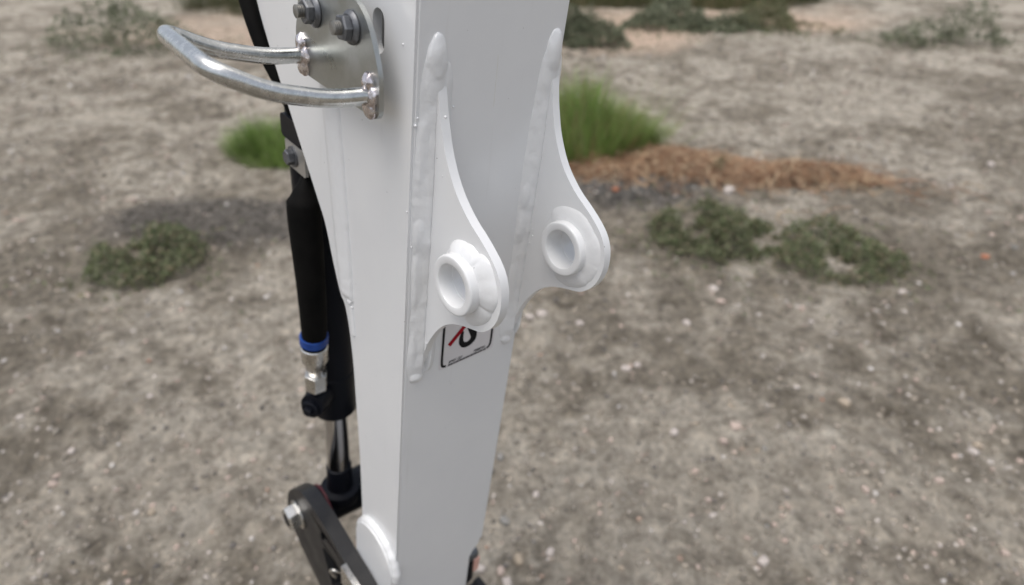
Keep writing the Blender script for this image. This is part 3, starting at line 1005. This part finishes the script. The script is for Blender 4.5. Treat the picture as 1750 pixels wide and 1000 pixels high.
def ribbon(pts, wd):
    Lp, Rp = [], []
    for i, p in enumerate(pts):
        a = np.array(pts[max(i - 1, 0)]); b = np.array(pts[min(i + 1, len(pts) - 1)])
        t = (b - a) / np.linalg.norm(b - a); nn = np.array((-t[1], t[0])) * wd / 2
        Lp.append(tuple(np.array(p) + nn)); Rp.append(tuple(np.array(p) - nn))
    return Lp + Rp[::-1]
V, F = slab(rrect(42.5, -153, 115, -66, 4), 0.2, 0.42)
dec = put('warning_decal', mesh_of('warning_decal', V, F, 30), STICKER, arm)
dec['label'] = 'no lifting hook warning decal with red slash'
bL = [(46, -110)] + [(46.2, -140), (46.6, -146), (47.4, -148.4), (49.2, -149.6), (52, -150.2)]
bR = [(110.8, -110), (111, -140), (110.6, -144.5), (109.2, -147.6), (106.4, -149.4)]
bT = circle(106, -75, 5, 6, 0, math.pi / 2, True) + circle(51, -75, 5, 6, math.pi / 2, math.pi, True)
pt = [slab(ribbon(q, 2.9), 0.44, 0.60) for q in (bL, bR)] + [slab(ribbon([(111, -110.2)] + bT + [(46, -109.8)], 2.9), 0.44, 0.60)]
V, F = join(pt)
put('border', mesh_of('border', V, F, 30), INKB, dec)
hk = spline([(75.4, -106), (76, -110), (80.2, -119.5), (81.6, -125), (77.5, -128.2), (73, -126), (71.6, -119.5), (71.7, -112.6), (69.2, -111.6), (67.3, -115.5), (66.2, -121), (67, -127.5), (71, -133), (76.6, -135.2), (83, -134), (88.3, -129.5), (89.8, -122.3), (88.2, -115.6), (85, -107), (83.5, -98), (83.5, -84), (77, -84), (76, -98)], 4, True)
V, F = slab(hk, 0.44, 0.58)
put('hook_symbol', mesh_of('hook_symbol', V, F, 30), INKB, dec)
V, F = slab([(52.0, -121.5), (55.7, -125.3), (103, -78), (99.3, -74.2)], 0.62, 0.72)
put('slash', mesh_of('slash', V, F, 30), INKR, dec)

def lettering(txt, u, w, size, width):
    cu = bpy.data.curves.new('lettering', 'FONT')
    cu.body = txt; cu.size = size; cu.offset = size * 0.03
    tmp = bpy.data.objects.new('tmp', cu)
    COL.objects.link(tmp)
    bpy.context.view_layer.update()
    me = bpy.data.meshes.new_from_object(tmp.evaluated_get(bpy.context.evaluated_depsgraph_get()))
    bpy.data.objects.remove(tmp)
    co = np.zeros(len(me.vertices) * 3); me.vertices.foreach_get('co', co); co = co.reshape(-1, 3)
    k = width / max(co[:, 0].max(), 1e-6)
    new = np.stack([np.full(len(co), 0.00066), (u + co[:, 0] * k + co[:, 1] * 0.25) * MM, (w + co[:, 1]) * MM], -1)
    me.vertices.foreach_set('co', new.ravel()); me.update()
    put('lettering', me, INKB, dec)
lettering('87421 GI7', 55.0, -147.8, 4.2, 17.5)
lettering('7088701', 87.5, -147.0, 4.2, 15.5)
ds = []
x = 54.5
rr = random.Random(4)
while x < 103.5:
    ww = rr.uniform(2.2, 4.2)
    y = -151.6 + (x - 54.5) / 49.5 * 1.0
    ds.append(slab([(x, y), (x + ww, y), (x + ww + .5, y + 2.2), (x + .5, y + 2.2)], 0.44, 0.58)); x += ww + rr.uniform(0.5, 0.9)
V, F = join(ds)
put('text_line', mesh_of('text_line', V, F, 30), INKB, dec)

# ------------------------------------------------------------------ zinc guard bracket bolted to the side
bo = spline([(-13.7, 121.6), (-13.9, 139.4), (-15.6, 148.4), (-19.9, 159.2), (-25, 169.7), (-31.8, 179.5), (-41.2, 187), (-54, 192), (-72, 193.5), (-100, 193.5), (-125, 193), (-137, 188), (-142, 175), (-146.5, 160), (-150.3, 148.8), (-151.3, 134), (-148.5, 121), (-141, 115.8), (-130, 114.6), (-119, 114.2), (-94.8, 113.9), (-60, 113.6), (-31, 113.2), (-22, 112.6), (-16.2, 115.4)], 3, True)
V, F = plate(bo, -20, -16)
brk = put('guard_bracket', mesh_of('guard_bracket', V, F, 30), ZINC, arm, 0.0004, 1)
brk['label'] = 'zinc plated guard bracket with two dark nuts and welded bars'
def thread(t0, t1, r):
    pr = [(t0, r)]
    t = t0
    while t < t1 - 0.0012:
        pr += [(t + 0.0003, r), (t + 0.00075, r - 0.0007), (t + 0.0012, r)]; t += 0.0015
    return pr + [(t1 - 0.0004, r), (t1, r - 0.0008)]
for (v, w, rot) in [(-52.3, 170.6, 0.35), (-112.8, 169.4, 0.75)]:
    p0 = Vector(L(-20, v, w)); p1 = Vector(L(-40, v, w))
    V, F = revolve([(0.0001, 0.0120), (0.0013, 0.0122), (0.0024, 0.0117), (0.0042, 0.0096)], p0, p1, 40)
    hx = hexprism(p0 + Vector((0, -0.0025, 0)), p0 + Vector((0, -0.0102, 0)), 0.0165, 0.0012, rot)
    V, F = join([(V, F), hx])
    nut = put('flange_nut', mesh_of('flange_nut', V, F, 28), NUTM, brk, 0.0003, 2)
    V, F = revolve(thread(0.0085, 0.0158, 0.0050), p0, p1, 28)
    put('stud', mesh_of('stud', V, F, 30), STUDM, brk)
    if v > -60:
        continue
    V, F = revolve([(0.0001, 0.0055), (0.0219, 0.0055)], L(6, v, w), L(-16, v, w), 28)
    put('bolt_shank', mesh_of('bolt_shank', V, F, 30), NUTM, brk)

def rounded(points, r, n=7):
    P = [Vector(p) for p in points]
    out = [P[0]]
    for i in range(1, len(P) - 1):
        a = (P[i - 1] - P[i]).normalized(); b = (P[i + 1] - P[i]).normalized()
        k = min(r, (P[i - 1] - P[i]).length * .45, (P[i + 1] - P[i]).length * .45)
        s, e = P[i] + a * k, P[i] + b * k
        for j in range(n + 1):
            t = j / n
            out.append(s.lerp(P[i], t).lerp(P[i].lerp(e, t), t))
    out.append(P[-1])
    return out
gp = [L(-18, -27.3, 128.5), L(-52, -27.3, 128.5), L(-95, -28, 137), L(-128, -34, 152), L(-128, -131, 153), L(-95, -137, 138), L(-52, -138, 130), L(-18, -138, 130)]
V, F = tube(rounded(gp, 0.016), 0.0066, 22)
put('guard_bar', mesh_of('guard_bar', V, F, 60), ZEDGE, brk)
for k, (v, w, sg) in enumerate([(-27.3, 128.5, 1), (-138, 130, 1)]):
    blended('weld_blob', [dome(-21.0, v + dv * .7, w + dw, b, a, c, s + k * 7, 0.16) for (dv, dw, a, b, c, s) in [(0.0, 8.6, 7.5, 5.2, 9.0, 1), (3.0, -8.2, 8.0, 5.0, 9.0, 2), (8.5, 0.5, 5.5, 4.0, 7.5, 3)]], ZWELD, brk, 0.0006, 7)

# ------------------------------------------------------------------ hardware at the far side of the arm's foot
V, F = revolve([(0, 0.011), (0.002, 0.0125), (0.014, 0.0125), (0.016, 0.011)], L(134, -14, -578), L(160, -14, -578), 32)
put('pin_head', mesh_of('pin_head', V, F, 35), NUTM, arm)
V, F = plate([(-30, -580), (-10, -590), (-4, -640), (-20, -690), (-40, -640)], 134, 147)
put('link_end', mesh_of('link_end', V, F, 30), BLACK, arm, 0.001)
V, F = plate([(-14, -600), (-8, -600), (-8, -632), (-14, -628)], 148.5, 160)
put('marker_tab', mesh_of('marker_tab', V, F, 30), SALMON, arm, 0.001)

# ================================================================== HYDRAULIC CYLINDER
cyl = empty('hydraulic_cylinder', mw=ARM)
tag(cyl, 'black hydraulic cylinder with chrome rod running down behind the white arm', 'hydraulic cylinder')
CT, CB = Vector(L(40, -260, 130)), Vector(L(40, -239, -402))
cd = (CB - CT).normalized(); cl = (CB - CT).length
V, F = revolve([(0, 0.026), (0.004, 0.0305), (cl - 0.075, 0.0305), (cl - 0.074, 0.0318), (cl - 0.003, 0.0318), (cl, 0.030)], CT, CB, 48)
put('barrel', mesh_of('barrel', V, F, 35), BLACK, cyl)
V, F = revolve([(cl - 0.002, 0.0175), (cl + 0.15, 0.0175)], CT, CB, 48)
put('piston_rod', mesh_of('piston_rod', V, F, 35), CHROME, cyl)
V, F = revolve([(cl + 0.122, 0.0165), (cl + 0.124, 0.0195), (cl + 0.170, 0.0205), (cl + 0.172, 0.031), (cl + 0.184, 0.033), (cl + 0.195, 0.031), (cl + 0.20, 0.02)], CT, CB, 40)
put('rod_end', mesh_of('rod_end', V, F, 35), BLACK, cyl)
PIN = (-236.0, -606.0)
V, F = lathe([(-5, 15), (-5, 33), (-3, 35), (8, 35), (9, 31), (60, 34), (138, 31), (139, 35), (150, 35), (152, 33), (152, 15)], PIN[0], PIN[1], 48)
put('cross_tube', mesh_of('cross_tube', V, F, 35), BLACK, cyl)
V, F = lathe([(9.4, 31.5), (9.4, 36.2), (12.4, 36.2), (12.4, 31.5)], PIN[0], PIN[1], 40)
put('seal_ring', mesh_of('seal_ring', V, F, 35), simple('dark_red_seal', (0.06, 0.004, 0.010), (0.09, 0.006, 0.014), 0.4, 0.5), cyl)
V, F = revolve([(0, 0.006), (0.006, 0.006), (0.008, 0.004), (0.014, 0.0035)], L(2, -206, -578), L(-6, -196, -568), 16)
put('grease_nipple', mesh_of('grease_nipple', V, F, 35), BRASS, cyl)
# port block carrying the hose fitting
V, F = tube([L(40, -242, -352), L(12, -224, -350), L(2, -213, -348), L(-8, -206, -346)], 0.017, 24, [0.019, 0.019, 0.018, 0.0165])
put('port_block', mesh_of('port_block', V, F, 50), BLACK, cyl)
V, F = join([revolve([(0, 0.0135), (0.004, 0.0135), (0.0055, 0.012)], L(-8, -208, -352), L(-20, -201, -352), 28), hexprism(L(-12, -205.6, -352), L(-18, -202, -352), 0.012)])
put('port_plug', mesh_of('port_plug', V, F, 30), BLACK, cyl)

# ------------------------------------------------------------------ hydraulic hose
hose = empty('hydraulic_hose', mw=ARM)
tag(hose, 'black sleeved hydraulic hose with blue band and zinc fitting beside the cylinder', 'hose')
hp = spline([L(0, -204.5, -252), L(0, -200, -192), L(1, -205, -120), L(2, -210, -69), L(6, -215, -34), L(18, -224, -14), L(20, -234, 14), L(12, -256, 58), L(0, -290, 112), L(0, -335, 190), L(0, -362, 300), L(0, -372, 480)], 8)
hr = [(1.0 if i < 30 else max(0.55, 1 - (i - 30) * 0.12)) * 0.0155 if i >= 30 else 0.0155 + 0.0035 * min(1, max(0, (i - 4) / 22)) + 0.0006 * noise.noise(Vector((i * .35, 2, 3))) for i in range(len(hp))]
V, F = tube(hp, 0.016, 28, hr)
put('sleeve', mesh_of('sleeve', V, F, 70), RUBBER, hose)
A, B_ = L(0, -204.6, -292), L(0, -204.2, -232)
V, F = revolve([(0.0, 0.009), (0.008, 0.0095), (0.012, 0.0125), (0.020, 0.0135), (0.026, 0.0165), (0.048, 0.0172), (0.0495, 0.016)], A, B_, 40)
put('ferrule', mesh_of('ferrule', V, F, 35), ZFIT, hose)
V, F = join([hexprism(L(0, -205, -290), L(0, -206.5, -318), 0.0265, 0.003, 0.3)])
put('hex_nut', mesh_of('hex_nut', V, F, 25), ZFIT, hose, 0.0008, 2)
V, F = revolve([(0, 0.0168), (0.001, 0.0176), (0.0115, 0.0176), (0.0125, 0.0168)], L(0, -203.8, -237), L(0, -202.6, -222), 40)
put('blue_band', mesh_of('blue_band', V, F, 35), BLUE, hose)
for a0 in (0.0,):
    for (u, v, w) in [(-15.2, -208, -231), (-14.2, -196, -230)]:
        pass
V, F = plate(rrect(-256, -17, -208, 13, 3), 5, 8.5)
cp = put('clamp_plate', mesh_of('clamp_plate', V, F, 30), simple('dull_zinc', (0.42, 0.41, 0.39), (0.55, 0.54, 0.52), 0.4, 0.55, 0.9, 60), hose, 0.0006)
V, F = join([revolve([(0, 0.0115), (0.002, 0.0115)], L(5, -236, -2), L(-10, -236, -2), 32), hexprism(L(3, -236, -2), L(-4, -236, -2), 0.015)])
put('clamp_bolt', mesh_of('clamp_bolt', V, F, 30), NUTM, cp)
V, F = plate(rrect(-262, 14, -214, 40, 6), 4, 26)
put('clamp_block', mesh_of('clamp_block', V, F, 30), BLACK, cp, 0.001)

# ================================================================== BUCKET LINK
link = empty('bucket_link', mw=ARM)
tag(link, 'dark grey cut out bucket link plate pinned low at the back of the white arm', 'bucket link')
lo = spline([(-262, -566), (-240, -540), (-216, -521), (-196, -515.5), (-148, -513.5), (-110, -519), (-73, -526), (-40, -531), (-8, -545), (8, -575), (2, -610), (-30, -636), (-85, -662), (-140, -704), (-174, -708), (-225, -690), (-262, -664), (-276, -630), (-275, -596)], 4, True)
cut = [(-151, -581), (-138, -610), (-122, -645), (-95, -628), (-72, -600), (-86, -564), (-141, -573)]
rec = [(-154, -548), (-139, -533), (-137, -547), (-151, -562)]
V, F = plate(lo, -32, -10, [cut, rec])
put('link_plate', mesh_of('link_plate', V, F, 30), LINKM, link, 0.0015, 2)
lo2 = [q for q in lo if q[0] < -45]
V, F = plate(lo2, W + 2, W + 24)
put('link_plate', mesh_of('link_plate', V, F, 30), LINKM, link, 0.0015, 2)
V, F = lathe([(-40, 0.5), (-40, 13.5), (-38.5, 15), (W + 30, 15), (W + 32, 13), (W + 32, 0.5)], PIN[0] + 4, PIN[1] + 14, 32)
put('pin', mesh_of('pin', V, F, 35), BLACK, link)
V, F = join([hexprism(L(-32.2, PIN[0] + 4, PIN[1] + 14), L(-52, PIN[0] + 4, PIN[1] + 14), 0.036, 0.003, 0.2), revolve([(0, 0.024), (0.003, 0.024)], L(-32.1, PIN[0] + 4, PIN[1] + 14), L(-40, PIN[0] + 4, PIN[1] + 14), 32)])
nt_ = put('pin_nut', mesh_of('pin_nut', V, F, 30), ZFIT, link, 0.001)
V, F = revolve([(0, 0.0105), (0.001, 0.0105)], L(-51.6, PIN[0] + 4, PIN[1] + 14), L(-60, PIN[0] + 4, PIN[1] + 14), 24)
put('pin_end', mesh_of('pin_end', V, F, 35), BLACK, nt_)
V, F = plate(rrect(-74, -560, -30, -520, 2), -40, -32.2)
put('lock_plate', mesh_of('lock_plate', V, F, 30), ZFIT, link, 0.0008)
V, F = tube(rounded([L(-36, -80, -548), L(-46, -86, -540), L(-46, -96, -556), L(-40, -92, -572)], 0.006), 0.0022, 12)
put('lock_clip', mesh_of('lock_clip', V, F, 60), ZFIT, link)

# ================================================================== BUCKET below the frame, standing on the ground
bucket = empty('digging_bucket', mw=ARM)
tag(bucket, 'black steel digging bucket standing on the dirt below the white arm', 'digging bucket')
shell = spline([(-50, -765), (-66, -850), (-58, -980), (0, -1120), (105, -1222), (235, -1240)], 6)
inner = [(a + 9 * math.cos(t), b + 9 * math.sin(t)) for (a, b), t in zip(shell, np.linspace(0, math.pi / 2, len(shell)))]
V, F = plate(shell + inner[::-1], -52, 200)
put('shell', mesh_of('shell', V, F, 30), LINKM, bucket, 0.001)
for u in (-64, 200.2):
    V, F = plate(spline([(-52, -762), (-69, -850), (-61, -981), (-2, -1123), (104, -1226), (235, -1244)], 6) + [(205, -1150), (120, -960), (50, -800), (10, -764)], u, u + 11.8)
    put('side_wall', mesh_of('side_wall', V, F, 30), LINKM, bucket, 0.001)
V, F = plate([(-50, -764), (50, -800), (46, -812), (-52, -776)], -51.8, 199.8)
put('top_plate', mesh_of('top_plate', V, F, 30), LINKM, bucket, 0.001)
for u in (9, 127):
    V, F = plate(circle(-42, -700, 34, 20, 0, math.pi, True) + [(-80, -764), (10, -778)], u, u + 12)
    put('hinge_ear', mesh_of('hinge_ear', V, F, 30), LINKM, bucket, 0.001)
tooth = None
for u in (-50, 18, 86, 154):
    V, F = plate([(205, -1225), (235, -1222), (300, -1243), (232, -1250)], u, u + 42)
    put('tooth', mesh_of('tooth', V, F, 30), NUTM, bucket, 0.002)
